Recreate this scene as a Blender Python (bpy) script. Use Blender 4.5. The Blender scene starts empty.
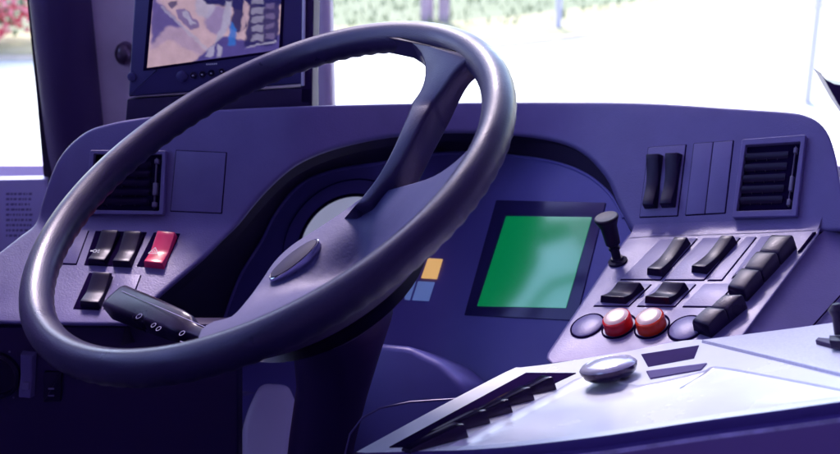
import bpy, bmesh, math, random
from mathutils import Vector, Matrix, noise
from mathutils.geometry import delaunay_2d_cdt
C = bpy.context.scene.collection
rad = math.radians
H = 2.1                                   # eye height above the road
# ------------------------------------------------------------------ camera
PITCH = rad(20); FPX = 50/36*840
cam_d = bpy.data.cameras.new('camera'); cam = bpy.data.objects.new('camera', cam_d); C.objects.link(cam)
cam.location = (0, 0, H); cam.rotation_euler = (rad(90)-PITCH, 0, 0)
cam_d.lens = 50; cam_d.sensor_width = 36; cam_d.clip_start = .02; cam_d.clip_end = 2000
cam_d.dof.use_dof = True; cam_d.dof.focus_distance = 1.12; cam_d.dof.aperture_fstop = 8
bpy.context.scene.camera = cam
# ------------------------------------------------------------------ sky, sun, exposure
w = bpy.data.worlds.new('World'); bpy.context.scene.world = w; w.use_nodes = True
nt = w.node_tree; bg = nt.nodes['Background']
sky = nt.nodes.new('ShaderNodeTexSky'); sky.sky_type = 'NISHITA'; sky.sun_disc = False
SUN_EL, SUN_AZ = 50, -14                   # azimuth clockwise from +Y
sky.sun_elevation = rad(SUN_EL); sky.sun_rotation = rad(SUN_AZ)
nt.links.new(sky.outputs[0], bg.inputs[0]); bg.inputs[1].default_value = .15
sd = bpy.data.lights.new('sun', 'SUN'); so = bpy.data.objects.new('sun', sd); C.objects.link(so)
sd.energy = 1.9; sd.angle = rad(18); sd.color = (1, .95, .88)
sdir = Vector((math.cos(rad(SUN_EL))*math.sin(rad(SUN_AZ)), math.cos(rad(SUN_EL))*math.cos(rad(SUN_AZ)), math.sin(rad(SUN_EL))))
so.rotation_euler = sdir.to_track_quat('Z', 'Y').to_euler(); so.location = sdir*20
vs = bpy.context.scene.view_settings
vs.view_transform = 'Standard'; vs.look = 'None'; vs.exposure = 2.35; vs.gamma = 1

# ------------------------------------------------------------------ geometry helpers
Fv = Vector((0, math.cos(PITCH), -math.sin(PITCH))); Uv = Vector((0, math.sin(PITCH), math.cos(PITCH)))
EYE = Vector((0, 0, H))
def ray(x, y): return Fv + Vector((1, 0, 0))*((x-420)/FPX) + Uv*((227-y)/FPX)
def at(x, y, Y):
    r = ray(x, y); return EYE + r*(Y/r.y)
def nrm(el, az):
    e, z = rad(el), rad(az); return Vector((math.cos(e)*math.sin(z), -math.cos(e)*math.cos(z), math.sin(e)))
class Plane:
    """a flat panel of the dashboard: origin, normal, lateral and upward axes"""
    def __init__(s, o, n, u=None):
        s.o = Vector(o); s.n = Vector(n).normalized()
        u = Vector(u) if u is not None else Vector((0, 0, 1)).cross(s.n)
        s.u = (u - s.n*u.dot(s.n)).normalized(); s.v = s.n.cross(s.u)
    def hit(s, x, y, h=0):
        r = ray(x, y); o = s.o + s.n*h
        return EYE + r*((o-EYE).dot(s.n)/r.dot(s.n))
    def uv(s, x, y, h=0):
        p = s.hit(x, y, h) - s.o; return Vector((p.dot(s.u), p.dot(s.v)))
    def P(s, q, h=0): return s.o + s.u*q[0] + s.v*q[1] + s.n*h
def hinge(base, a, b, deg):
    """the plane that meets `base` along the crease through a, b, turned by deg"""
    A, B = base.hit(*a), base.hit(*b); d = (B-A).normalized()
    return Plane(A, Matrix.Rotation(rad(deg), 3, d) @ base.n, d)

class MB:
    def __init__(s): s.v = []; s.f = []; s.m = []
    def vert(s, p): s.v.append(Vector(p)); return len(s.v)-1
    def face(s, idx, mi=0): s.f.append(tuple(idx)); s.m.append(mi)
    def loops(s, rings, mi=0, cap0=False, cap1=False, closed=True, mis=None):
        ids = [[s.vert(p) for p in r] for r in rings]; n = len(ids[0])
        for k in range(len(ids)-1):
            m = mis[k] if mis else mi
            for i in range(n if closed else n-1):
                j = (i+1) % n; s.face((ids[k][i], ids[k][j], ids[k+1][j], ids[k+1][i]), m)
        if cap0: s.face(ids[0][::-1], mi)
        if cap1: s.face(ids[-1], mis[-1] if mis else mi)
        return ids
    def quad(s, a, b, c, d, mi=0): s.face([s.vert(p) for p in (a, b, c, d)], mi)
    def box(s, o, ax, ay, az, mi=0):
        o = Vector(o); ax, ay, az = Vector(ax), Vector(ay), Vector(az)
        s.loops([[o, o+ax, o+ax+ay, o+ay], [o+az, o+ax+az, o+ax+ay+az, o+ay+az]], mi, True, True)
    def build(s, name, mats, parent=None, smooth=40, bevel=0, seg=2, weld=True):
        me = bpy.data.meshes.new(name); off = root_of(parent) if parent else Vector((0, 0, 0))
        me.from_pydata([p-off for p in s.v], [], s.f)
        for m in (mats if isinstance(mats, (list, tuple)) else [mats]): me.materials.append(m)
        for i, p in enumerate(me.polygons): p.material_index = s.m[i]
        bm = bmesh.new(); bm.from_mesh(me)
        if weld: bmesh.ops.remove_doubles(bm, verts=bm.verts, dist=1e-6)
        bmesh.ops.recalc_face_normals(bm, faces=bm.faces)
        for e in bm.edges:
            if len(e.link_faces) == 2: e.smooth = e.calc_face_angle(0) < rad(smooth)
        for f_ in bm.faces: f_.smooth = True
        bm.to_mesh(me); bm.free()
        o = bpy.data.objects.new(name, me); C.objects.link(o)
        if parent: o.parent = parent
        if bevel:
            b = o.modifiers.new('bevel', 'BEVEL'); b.width = bevel; b.segments = seg; b.limit_method = 'ANGLE'; b.angle_limit = rad(35)
        return o
def root_of(o):
    p = Vector((0, 0, 0))
    while o: p += Vector(o.location); o = o.parent
    return p
def tag(o, label=None, cat=None, group=None, kind=None):
    for k, v in (('label', label), ('category', cat), ('group', group), ('kind', kind)):
        if v: o[k] = v
    return o
def thing(name, label, cat, loc, group=None):
    o = bpy.data.objects.new(name, None); C.objects.link(o); o.location = loc; o.empty_display_size = .02
    return tag(o, label, cat, group)
def fillet(poly, r, seg=4):
    out = []; n = len(poly)
    for i in range(n):
        p, a, b = poly[i], poly[i-1], poly[(i+1) % n]
        da, db = (a-p), (b-p); la, lb = da.length, db.length
        if r <= 0: out.append(p.copy()); continue
        t = min(r, la*.45, lb*.45); pa, pb = p+da/la*t, p+db/lb*t
        for k in range(seg+1):
            s = k/seg; out.append(pa*(1-s)**2 + p*2*s*(1-s) + pb*s*s)
    return out
def area(poly): return sum(poly[i-1].x*poly[i].y - poly[i].x*poly[i-1].y for i in range(len(poly)))/2
def inset(poly, d):
    """polygon moved inward by d (negative: outward)"""
    s = 1 if area(poly) > 0 else -1; out = []; n = len(poly)
    for i in range(n):
        p = poly[i]; a = (p-poly[i-1]); b = (poly[(i+1) % n]-p)
        if a.length < 1e-9: a = b
        if b.length < 1e-9: b = a
        a = a.normalized(); b = b.normalized(); na = Vector((-a.y, a.x))*s; nb = Vector((-b.y, b.x))*s
        m = na+nb; m = m.normalized() if m.length > 1e-6 else na
        out.append(p + m*(d/max(.4, m.dot(na))))
    return out
def plate(mb, pl, px, h0, h1, bev=.0006, rc=.001, mi=0, uv=False, at_h=None, seg=3):
    """a raised plate on a panel, outlined where the photo shows it, with rounded corners and edge"""
    q = [Vector(p) for p in px] if uv else [pl.uv(x, y, h1 if at_h is None else at_h) for x, y in px]
    q = fillet(q, rc); rings = [[pl.P(p, h0) for p in q]]
    for k in range(seg+1):
        t = k/seg*math.pi/2
        rings.append([pl.P(p, h1-bev+bev*math.sin(t)) for p in inset(q, bev*(1-math.cos(t)))])
    mb.loops(rings, mi, cap1=True)
def cap(mb, pl, px, h0, prof, edge=.0012, mi=0, n=14, flare=.0008, at_h=None):
    """a rocker cap: quad tl,tr,br,bl; prof(t) height from the bottom (0) to the top (1)"""
    hm = at_h if at_h is not None else max(prof(0), prof(1))
    hb, ht = hm if isinstance(hm, tuple) else (hm, hm)
    tl, tr, br, bl = [pl.uv(x, y, h_) for (x, y), h_ in zip(px, (ht, ht, hb, hb))]
    W = ((tr-tl).length+(br-bl).length)/2; L = ((tl-bl).length+(tr-br).length)/2
    es, et = edge/W, edge/L; fs, ft = flare/W, flare/L
    ts = [0, et*.3, et] + [et+(1-2*et)*k/n for k in range(1, n)] + [1-et, 1-et*.3, 1]
    prev = None; rings = []
    for ti, t in enumerate(ts):
        drop = [edge, edge*.3, 0][ti] if ti < 3 else ([0, edge*.3, edge][ti-len(ts)+3] if ti >= len(ts)-3 else 0)
        h = prof(t)-drop; ring = []
        tb = t + (-ft if ti < 3 else ft if ti >= len(ts)-3 else 0)
        for s, hh, tt in ((-fs, h0, tb), (0, h-edge, t), (es*.3, h-edge*.3, t), (es, h, t), (.5, h-edge*.15, t), (1-es, h, t), (1-es*.3, h-edge*.3, t), (1, h-edge, t), (1+fs, h0, tb)):
            b_ = bl.lerp(br, s); t_ = tl.lerp(tr, s); ring.append(pl.P(b_.lerp(t_, tt), hh))
        rings.append(ring)
    mb.loops(rings, mi, closed=False)
    mb.face([mb.vert(p) for p in rings[0]], mi); mb.face([mb.vert(p) for p in rings[-1]][::-1], mi)
def ringframe(mb, pl, outer, inner, h, depth, mi=0, mi_floor=0, rc=.002):
    o = fillet([pl.uv(*p, h) for p in outer], rc); i_ = fillet([pl.uv(*p, h) for p in inner], rc*.6)
    mb.loops([[pl.P(p, 0) for p in o], [pl.P(p, h-.0008) for p in o], [pl.P(p, h) for p in inset(o, .0008)],
              [pl.P(p, h) for p in inset(i_, -.0006)], [pl.P(p, h-.0006) for p in i_], [pl.P(p, h-depth) for p in i_]], mi)
    mb.face([mb.vert(pl.P(p, h-depth)) for p in i_], mi_floor)
def resample(pts, step, closed=False):
    P = [Vector(p) for p in pts]; n = len(P)
    def cr(a, b, c, d, t): return .5*((2*b)+(c-a)*t+(2*a-5*b+4*c-d)*t*t+(-a+3*b-3*c+d)*t**3)
    out = []
    for i in range(n if closed else n-1):
        a = P[i-1] if closed else P[max(i-1, 0)]; b = P[i]; c = P[(i+1) % n]; d = P[(i+2) % n] if closed else P[min(i+2, n-1)]
        k = max(1, round((c-b).length/step))
        for j in range(k): out.append(cr(a, b, c, d, j/k))
    if not closed: out.append(P[-1])
    return out
def count(pts, n):
    """n points evenly along a polyline"""
    L = [0]
    for a, b in zip(pts, pts[1:]): L.append(L[-1]+(b-a).length)
    out = []; k = 0
    for i in range(n):
        t = L[-1]*i/(n-1)
        while k < len(L)-2 and L[k+1] < t: k += 1
        s = (t-L[k])/max(1e-9, L[k+1]-L[k]); out.append(pts[k].lerp(pts[k+1], min(1, s)))
    return out
def sheet(mb, outline, surf, step=9, r=0, back=None, mi=0, mi_back=None, nlen=.0011):
    """a curved moulding: outline in plan, surface surf(x, y), rounded edge r and a turned-back skirt"""
    P = [Vector(p) for p in outline]; n = len(P)
    xs = [p.x for p in P]; ys = [p.y for p in P]
    ins = inset(P, step*.45)
    pts = list(P); gx = min(xs)+step/2
    def inside(q, poly):
        c = False
        for i in range(len(poly)):
            a, b = poly[i-1], poly[i]
            if (a.y > q.y) != (b.y > q.y) and q.x < (b.x-a.x)*(q.y-a.y)/(b.y-a.y)+a.x: c = not c
        return c
    while gx < max(xs):
        gy = min(ys)+step/2
        while gy < max(ys):
            q = Vector((gx, gy))
            if inside(q, ins): pts.append(q)
            gy += step
        gx += step
    vs_, es_, fs_, *_ = delaunay_2d_cdt(pts, [(i, (i+1) % n) for i in range(n)], [], 1, 1e-5)
    ids = [mb.vert(surf(p.x, p.y)) for p in vs_]
    for f_ in fs_: mb.face([ids[i] for i in f_], mi)
    rings = [[surf(p.x, p.y) for p in P]]
    bk = Vector(back).normalized() if back else None
    if r:
        for k in range(1, 5):
            t = k/4*math.pi/2; off = inset(P, -r*math.sin(t))
            rings.append([surf(p.x, p.y)+bk*(r*nlen*(1-math.cos(t))) for p in off])
    if back: rings.append([p+Vector(back)*.12 for p in rings[-1]]); rings.append([p+Vector(back)*.88 for p in rings[-1]])
    if len(rings) > 1:
        mb.loops(rings, mi, mis=[mi]*(len(rings)-2)+[mi_back if mi_back is not None else mi])
        return rings
def lathe(mb, o, n, prof, seg=32, mi=0, u=None, sx=1, sy=1, mis=None):
    n = Vector(n).normalized(); u = (Vector(u) if u is not None else n.orthogonal()); u = (u-n*u.dot(n)).normalized(); v = n.cross(u)
    rings = [[Vector(o)+n*h+u*(math.cos(2*math.pi*k/seg)*r*sx)+v*(math.sin(2*math.pi*k/seg)*r*sy) for k in range(seg)] for r, h in prof]
    mb.loops(rings, mi, cap0=True, cap1=True, mis=mis)
def tube(mb, pts, radii, seg=12, mi=0):
    rings = []; pts = [Vector(p) for p in pts]
    for i, p in enumerate(pts):
        d = (pts[min(i+1, len(pts)-1)]-pts[max(i-1, 0)]).normalized()
        u = d.cross(Vector((.3, .2, 1))).normalized(); v = d.cross(u); r = radii if not isinstance(radii, (list, tuple)) else radii[i]
        rings.append([p+(u*math.cos(2*math.pi*k/seg)+v*math.sin(2*math.pi*k/seg))*r for k in range(seg)])
    mb.loops(rings, mi, cap0=True, cap1=True)

# ------------------------------------------------------------------ materials
def mat(name, col, rough=.5, metal=0, bump=0, bscale=600, spec=.5, coat=0, var=0, emit=0, col2=None, vscale=8, rvar=0, voro=False):
    m = bpy.data.materials.new(name); m.use_nodes = True; t = m.node_tree; b = t.nodes['Principled BSDF']
    b.inputs['Base Color'].default_value = (*col, 1); b.inputs['Roughness'].default_value = rough
    b.inputs['Metallic'].default_value = metal; b.inputs['Specular IOR Level'].default_value = spec
    if max(col) < .5 and col[2] > col[1]*1.5: b.inputs['Specular Tint'].default_value = (.80, .60, 1.0, 1)
    b.inputs['Coat Weight'].default_value = coat; b.inputs['Coat Roughness'].default_value = .08
    tc = t.nodes.new('ShaderNodeTexCoord')
    if var or col2:
        n1 = t.nodes.new('ShaderNodeTexNoise'); n1.inputs['Scale'].default_value = vscale; n1.inputs['Detail'].default_value = 6
        n1.inputs['Roughness'].default_value = .65
        mx = t.nodes.new('ShaderNodeMix'); mx.data_type = 'RGBA'
        c2 = col2 or tuple(c*(1+var) for c in col)
        mx.inputs[6].default_value = (*(col if col2 else tuple(c*(1-var) for c in col)), 1); mx.inputs[7].default_value = (*c2, 1)
        mr = t.nodes.new('ShaderNodeMapRange'); mr.inputs[1].default_value = .35; mr.inputs[2].default_value = .65
        t.links.new(tc.outputs['Object'], n1.inputs['Vector']); t.links.new(n1.outputs[0], mr.inputs[0])
        t.links.new(mr.outputs[0], mx.inputs[0]); t.links.new(mx.outputs[2], b.inputs['Base Color'])
    if rvar:
        n3 = t.nodes.new('ShaderNodeTexNoise'); n3.inputs['Scale'].default_value = 22; n3.inputs['Detail'].default_value = 8
        mr3 = t.nodes.new('ShaderNodeMapRange'); mr3.inputs[3].default_value = rough-rvar; mr3.inputs[4].default_value = rough+rvar
        mr3.inputs[1].default_value = .3; mr3.inputs[2].default_value = .7
        t.links.new(tc.outputs['Object'], n3.inputs['Vector']); t.links.new(n3.outputs[0], mr3.inputs[0]); t.links.new(mr3.outputs[0], b.inputs['Roughness'])
    if bump:
        if voro:
            n2 = t.nodes.new('ShaderNodeTexVoronoi'); n2.feature = 'DISTANCE_TO_EDGE'; n2.inputs['Scale'].default_value = bscale
            src = n2.outputs['Distance']
        else:
            n2 = t.nodes.new('ShaderNodeTexNoise'); n2.inputs['Scale'].default_value = bscale; n2.inputs['Detail'].default_value = 4
            src = n2.outputs[0]
        bp = t.nodes.new('ShaderNodeBump'); bp.inputs['Strength'].default_value = bump; bp.inputs['Distance'].default_value = .0006
        t.links.new(tc.outputs['Object'], n2.inputs['Vector']); t.links.new(src, bp.inputs['Height']); t.links.new(bp.outputs[0], b.inputs['Normal'])
    if emit:
        b.inputs['Emission Color'].default_value = (*col, 1); b.inputs['Emission Strength'].default_value = emit
    return m
M = {}
M['dash'] = mat('indigo grained plastic', (.138, .108, .305), .41, bump=.45, bscale=520, var=.10, rvar=.07)
M['cluster'] = mat('blue smooth plastic', (.105, .092, .37), .38, bump=.15, bscale=900, var=.05, rvar=.05)
M['panel'] = mat('console lavender plastic', (.145, .118, .32), .36, bump=.35, bscale=520, var=.05, rvar=.08)
M['dark'] = mat('dark and shade-toned purple plastic', (.018, .006, .062), .55, bump=.2, bscale=700)  # for dark parts, and for shade painted in below the dash
M['hood'] = mat('black flocked hood lining', (.010, .006, .035), .8, bump=.3, bscale=800)
M['black'] = mat('glossy black key plastic', (.009, .004, .030), .34, bump=.12, bscale=500, rvar=.08, spec=.3)
M['gloss'] = mat('shiny black plastic', (.009, .004, .030), .16, bump=.05, rvar=.04)
M['matte'] = mat('matte black plastic', (.008, .004, .024), .5, spec=.35)
M['seam'] = mat('black gap', (.010, .004, .034), .9, spec=.0)
M['rim'] = mat('grained wheel foam', (.018, .012, .054), .37, bump=.28, bscale=420, rvar=.1, voro=True)
M['hub'] = mat('wheel hub plastic', (.028, .025, .112), .6, bump=.3, bscale=420, rvar=.06)
M['chrome'] = mat('chrome', (.75, .72, .8), .18, metal=1)
M['tray'] = mat('pale silver tray', (.80, .76, .94), .26, bump=.1, bscale=420, var=.03, rvar=.03, spec=.7)
M['speck'] = mat('speckled silver paint', (.50, .46, .66), .4, bump=.3, bscale=420, col2=(.60, .56, .76), vscale=420)
M['edge'] = mat('purple tray apron', (.20, .10, .34), .4, bump=.2, bscale=600)
M['edge_dark'] = mat('dark rubber strip', (.055, .028, .19), .42)
M['red'] = mat('red button plastic', (.75, .012, .03), .22, coat=.5)
M['orange'] = mat('orange red button plastic', (.85, .05, .015), .22, coat=.5)
M['pink'] = mat('hazard switch red', (.88, .018, .15), .3, coat=.3)
M['lens'] = mat('painted glare on button top', (.80, .50, .55), .3, coat=.3)  # whitish tone painted for the sky's reflection on the red tops
M['mark'] = mat('white print', (.62, .58, .75), .5)
M['mark_dim'] = mat('faded print', (.16, .13, .3), .5)
M['screen_glass'] = mat('dark display border', (.028, .022, .11), .15)
M['pillar'] = mat('pale lavender trim', (.80, .66, .84), .7, bump=.4, bscale=300, var=.08)
M['wall'] = mat('pale violet cab lining', (.40, .32, .58), .7)  # kept pale to bounce fill light into the cab
M['pillar_dark'] = mat('violet trim', (.05, .03, .12), .6, bump=.3, bscale=300)
M['mon'] = mat('monitor casing', (.040, .034, .145), .4, bump=.15, bscale=800)
M['lamp'] = mat('amber telltale', (.95, .55, .18), .4, emit=.12)
M['lamp_blue'] = mat('blue telltale', (.22, .35, .75), .4, emit=.05)
M['dial'] = mat('white dial', (.62, .66, .92), .35, emit=.07)
M['foot'] = mat('footwell moulding with painted light', (.72, .68, 1.0), .4, bump=.2, bscale=300)  # daylight on the moulding is put into this pale colour

# ------------------------------------------------------------------ the panels the cockpit is made of
PR = Plane(at(700, 180, 1.22), nrm(35, -42)); PL = Plane(at(200, 180, 1.25), nrm(25, -7))
PC = hinge(PR, (635, 230), (817, 224), -38); PLL = hinge(PL, (65, 220), (235, 225), -42)
PD = Plane(at(540, 260, 1.27), nrm(41, -45)); PG = Plane(at(330, 210, 1.385), nrm(38, -22))
PLOW = Plane(at(100, 350, 1.11), nrm(5, -5))
def sm(a, b, x):
    t = max(0, min(1, (x-a)/(b-a))); return t*t*(3-2*t)
def smin(a, b, k=.006):
    h = max(k-abs(a-b), 0)/k; return min(a, b)-h*h*k*.25
def face_surf(x, y):
    yl = smin(PL.hit(x, y).y, PLL.hit(x, y).y) if x < 420 else PL.hit(x, y).y
    t = sm(285, 600, x)
    if t <= 0: return at(x, y, yl)
    return at(x, y, yl*(1-t)+PR.hit(x, y).y*t)
def clus_surf(x, y):
    t = sm(370, 470, x)
    a = PG.hit(x, y).y if t < 1 else 0; b = PD.hit(x, y).y if t > 0 else 0
    return at(x, y, a*(1-t)+b*t)

# ------------------------------------------------------------------ outside: road, verge, posts
def ground(x, y, z=0):
    r = ray(x, y); return EYE + r*((z-H)/r.z)
M['road'] = mat('pale dusty concrete', (.55, .53, .52), .85, var=.06, vscale=.8, bump=.2, bscale=40)
M['grass'] = mat('dry grass', (.155, .175, .10), .9, col2=(.19, .205, .13), vscale=1.3)
M['verge'] = mat('straw edge', (.28, .26, .13), .9, col2=(.34, .30, .2), vscale=3)
M['kerb'] = mat('pinkish kerb stone', (.50, .40, .36), .8, var=.1, vscale=6)
mb = MB(); mb.quad((-900, -900, 0), (900, -900, 0), (900, 900, 0), (-900, 900, 0)); tag(mb.build('road', M['road']), kind='structure')
edge_px = [(-60, 62), (120, 60), (331, 54), (420, 52), (506, 47), (570, 40), (640, 30), (740, 17), (840, 5), (900, -2)]
E0 = [ground(x, y) for x, y in edge_px]
mb = MB()
for a, b in zip(E0, E0[1:]):
    d = (b-a).normalized(); nn_ = Vector((-d.y, d.x, 0))
    mb.box(a, b-a, nn_*.12, (0, 0, .03))
tag(mb.build('kerb', M['kerb'], weld=False), kind='structure')
mb = MB()
for a, b in zip(E0, E0[1:]):
    pass
dirn = (E0[-1]-E0[0]).normalized(); up_ = Vector((-dirn.y, dirn.x, 0))
E1 = [p+up_*.10 for p in E0]; z_ = Vector((0, 0, .036))
E1 = [E1[0]-dirn*60]+E1+[E1[-1]+dirn*60]
mb.loops([[p+z_ for p in E1], [p+z_+up_*1.1 for p in E1]], 0, closed=False); mb.loops([[p+z_+up_*1.1 for p in E1], [p+z_+up_*500 for p in E1]], 1, closed=False)
tag(mb.build('grass_verge', [M['verge'], M['grass']], weld=False), kind='structure')
rnd = random.Random(4)
mb = MB()
for k in range(9000):
    x = rnd.uniform(-7, 9); y = rnd.uniform(11.2, 22)
    y0 = 10.3+max(0, x)*.95
    if y < y0: continue
    s = rnd.uniform(.04, .10); a = rnd.uniform(0, 6.28); p = Vector((x, y, .065)); d = Vector((math.cos(a), math.sin(a), 0))*s*.18
    mb.face([mb.vert(p-d), mb.vert(p+d), mb.vert(p+Vector((rnd.uniform(-.03, .03), rnd.uniform(-.03, .03), s)))], 0)
tag(mb.build('grass', mat('grass blades', (.14, .17, .09), .8), weld=False), 'sparse dry grass growing beyond the kerb', 'grass', kind='stuff')
M['post'] = mat('mauve painted timber', (.36, .24, .34), .7, var=.15, vscale=5)
M['pole'] = mat('pale lavender painted steel', (.42, .38, .55), .5)
for (x, y, wpx, lab, m_) in ((427, 18, 13, 'mauve post beyond the kerb, left one of the close pair above the wheel rim', 'post'),
                             (444, 19, 11, 'mauve post beyond the kerb, right one of the close pair above the wheel rim', 'post')):
    p = ground(x, y, .06); r = wpx*p.y/FPX/2; mb = MB()
    lathe(mb, p-Vector((0, 0, .02)), (0, 0, 1), [(r*1.05, 0), (r, .05), (r, 1.0), (r*.8, 1.04), (r*.2, 1.06)], 16)
    tag(mb.build('timber_post', M[m_]), lab, 'post', 'mauve posts by the road')
for (x, y, wpx, lab) in ((558, 31, 6, 'thin white pole standing on the verge behind the middle of the dash'),
                         (807, 104, 7.5, 'thicker pale pole standing on the road above the right air vent')):
    p = ground(x, y); r = wpx*p.y/FPX/2; mb = MB()
    lathe(mb, p-Vector((0, 0, .02)), (0, 0, 1), [(r*2.2, 0), (r*2.2, .03), (r, .035), (r, 2.6), (r*.6, 2.63)], 16)
    tag(mb.build('steel_pole', M['pole']), lab, 'pole')
# flowering shrub seen through the side window
p = ground(-5, 52); root = thing('flowering_shrub', 'red and pink flowering shrub outside the left side window', 'shrub', p)
mb = MB(); mg = MB(); cx = p+Vector((-.2, .3, .8))
for k in range(2600):
    d = Vector((rnd.gauss(0, 1), rnd.gauss(0, 1), rnd.gauss(0, 1))).normalized()*rnd.random()**.4
    q = cx+Vector((d.x*.9, d.y*.6, d.z*.75)); s = rnd.uniform(.025, .06)
    u = Vector((rnd.gauss(0, 1), rnd.gauss(0, 1), rnd.gauss(0, 1))).normalized(); v = u.orthogonal().normalized()
    (mb if rnd.random() < .85 else mg).quad(q-u*s, q-v*s*.6, q+u*s, q+v*s*.6, rnd.randrange(2))
mb.build('blossom', [mat('red petals', (.50, .02, .06), .6), mat('pink petals', (.70, .22, .28), .6)], root, weld=False)
mg.build('foliage', [mat('shrub leaves', (.08, .13, .06), .6), mat('pale shrub leaves', (.2, .25, .18), .6)], root, weld=False)
mb = MB()
for k in range(5):
    a = k*1.3; tube(mb, [p+Vector((-.2, .3, -.05)), p+Vector((-.2+.15*math.cos(a), .3+.15*math.sin(a), .4)), p+Vector((-.2+.5*math.cos(a), .3+.4*math.sin(a), 1.0))], [.03, .02, .008], 8)
mb.build('trunk', mat('shrub bark', (.12, .08, .06), .9), root)

# ------------------------------------------------------------------ bus body: pillars, side window, windscreen, roof
bus = thing('bus_body', 'bus front corner with pale lavender windscreen pillar and wide windscreen', 'bus', (0, 1.6, .35))
def vquad(mb, x0, x1, y0, y1, Ya, Yb, th, mi=0):
    """vertical slab between two sight lines, tall from y1 (bottom) to y0 (top)"""
    a, b = at(x0, (y0+y1)/2, Ya), at(x1, (y0+y1)/2, Yb); z0 = at(x0, y1, Ya).z; z1 = at(x0, y0, Ya).z
    d = Vector((b.x-a.x, b.y-a.y, 0)); n_ = Vector((-d.y, d.x, 0)).normalized()
    mb.box((a.x, a.y, z0), d, n_*th, (0, 0, z1-z0), mi)
mb = MB(); vquad(mb, 78, 329, -260, 190, 1.62, 1.62, .07); mb.build('pillar', M['pillar'], bus, bevel=.012, seg=4)
# rounded violet cover beside the pillar
mb = MB(); c0 = at(66, 60, 1.60); z0, z1 = at(66, 330, 1.6).z, at(66, -260, 1.6).z
lathe(mb, (c0.x-.002, c0.y+.01, z0), (0, 0, 1), [(.041, 0), (.041, (z1-z0)*.5), (.041, z1-z0)], 40)
mb.build('curtain_tube', M['pillar_dark'], bus)
mb = MB(); a = at(27, 0, 1.60); b = at(44, 195, 1.60)
pts0 = [at(24, -200, 1.66), at(27, 0, 1.62), at(37, 100, 1.60), at(47, 215, 1.57)]
rings = [[q, q+Vector((.022, 0, 0)), q+Vector((.022, .03, 0)), q+Vector((0, .03, 0))] for q in pts0]; mb.loops(rings, 0, True, True)
mb.build('window_seal', mat('black rubber seal', (.006, .003, .02), .6), bus)
# door sill below the side window with a faint printed notice
PS = Plane(at(20, 215, 1.55), nrm(8, 6)); mb = MB()
plate(mb, PS, [(-60, 181), (46, 179), (60, 290), (-60, 290)], -.03, 0, .002, .004)
sill = mb.build('window_sill', mat('lavender painted sill', (.60, .55, .95), .4, bump=.1, bscale=300), bus)
mb = MB()
for r_ in range(9):
    y = 193+r_*5.2
    x = 6
    while x < 30:
        wd = rnd.uniform(1.2, 4); plate(mb, PS, [(x, y), (x+wd, y-.2), (x+wd, y+2), (x, y+2.2)], 0, .0003, .0001, 0); x += wd+rnd.uniform(.8, 1.6)
mb.build('printed_notice', mat('faint notice print', (.20, .17, .42), .5), sill, weld=False)
mb = MB(); lathe(mb, at(124, 54, 1.60), (.1, -1, .1), [(.0125, -.02), (.0125, .002), (.011, .008), (.0075, .0125), (.003, .0145)], 28, sy=1.25, u=(1, 0, 0)); mb.build('screw_cap', mat('worn metal', (.14, .10, .16), .3, metal=.8), bus)
# glass: transparent with a fresnel reflection
g = bpy.data.materials.new('window glass'); g.use_nodes = True; t = g.node_tree; t.nodes.remove(t.nodes['Principled BSDF'])
tr = t.nodes.new('ShaderNodeBsdfTransparent'); gl = t.nodes.new('ShaderNodeBsdfGlossy'); gl.inputs['Roughness'].default_value = .02
tr.inputs[0].default_value = (.96, .97, .98, 1)
fr = t.nodes.new('ShaderNodeFresnel'); fr.inputs[0].default_value = 1.3; mxs = t.nodes.new('ShaderNodeMixShader')
t.links.new(fr.outputs[0], mxs.inputs[0]); t.links.new(tr.outputs[0], mxs.inputs[1]); t.links.new(gl.outputs[0], mxs.inputs[2]); t.links.new(mxs.outputs[0], t.nodes['Material Output'].inputs[0])
M['glass'] = g
mb = MB(); a = at(329, 60, 1.66); mb.box((a.x, 1.68, H-.55), (1.6, -.1, 0), (0, .006, 0), (0, .05, 1.15)); mb.build('windscreen', g, bus)
mb = MB(); a = at(36, 60, 1.62); mb.box((-.75, 1.60, H-.62), (a.x+.75, .02, 0), (0, .006, 0), (0, 0, 1.22)); mb.build('quarter_window', g, bus)
mb = MB(); mb.box((-.756, -2.1, H-.14), (0, 3.68, 0), (.006, 0, 0), (0, 0, .74)); mb.build('side_window', g, bus)
#PILLAR
mb = MB(); mb.box((-.82, -2.2, H+.62), (2.55, 0, 0), (0, 3.93, 0), (0, 0, .08)); mb.build('unseen_roof', M['wall'], bus, bevel=.02)  # out of view, added to keep the sun off the dash
mb = MB(); mb.box((-.80, 1.70, H-1.5), (2.45, 0, 0), (0, .05, 0), (0, 0, .98)); mb.box((-.80, -2.2, H-1.5), (2.5, 0, 0), (0, .05, 0), (0, 0, 2.12))
mb.box((-.80, -2.14, H-1.5), (.05, 0, 0), (0, 3.73, 0), (0, 0, 1.36)); mb.box((1.65, -2.14, H-1.5), (.05, 0, 0), (0, 3.83, 0), (0, 0, 2.1)); mb.build('unseen_wall', M['wall'], bus)  # rear and right side, out of view, closed off to cut light
mb = MB(); mb.box((-.74, -2.14, H-1.5), (2.38, 0, 0), (0, 3.83, 0), (0, 0, .04)); mb.build('cab_floor', M['dark'], bus)
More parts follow.
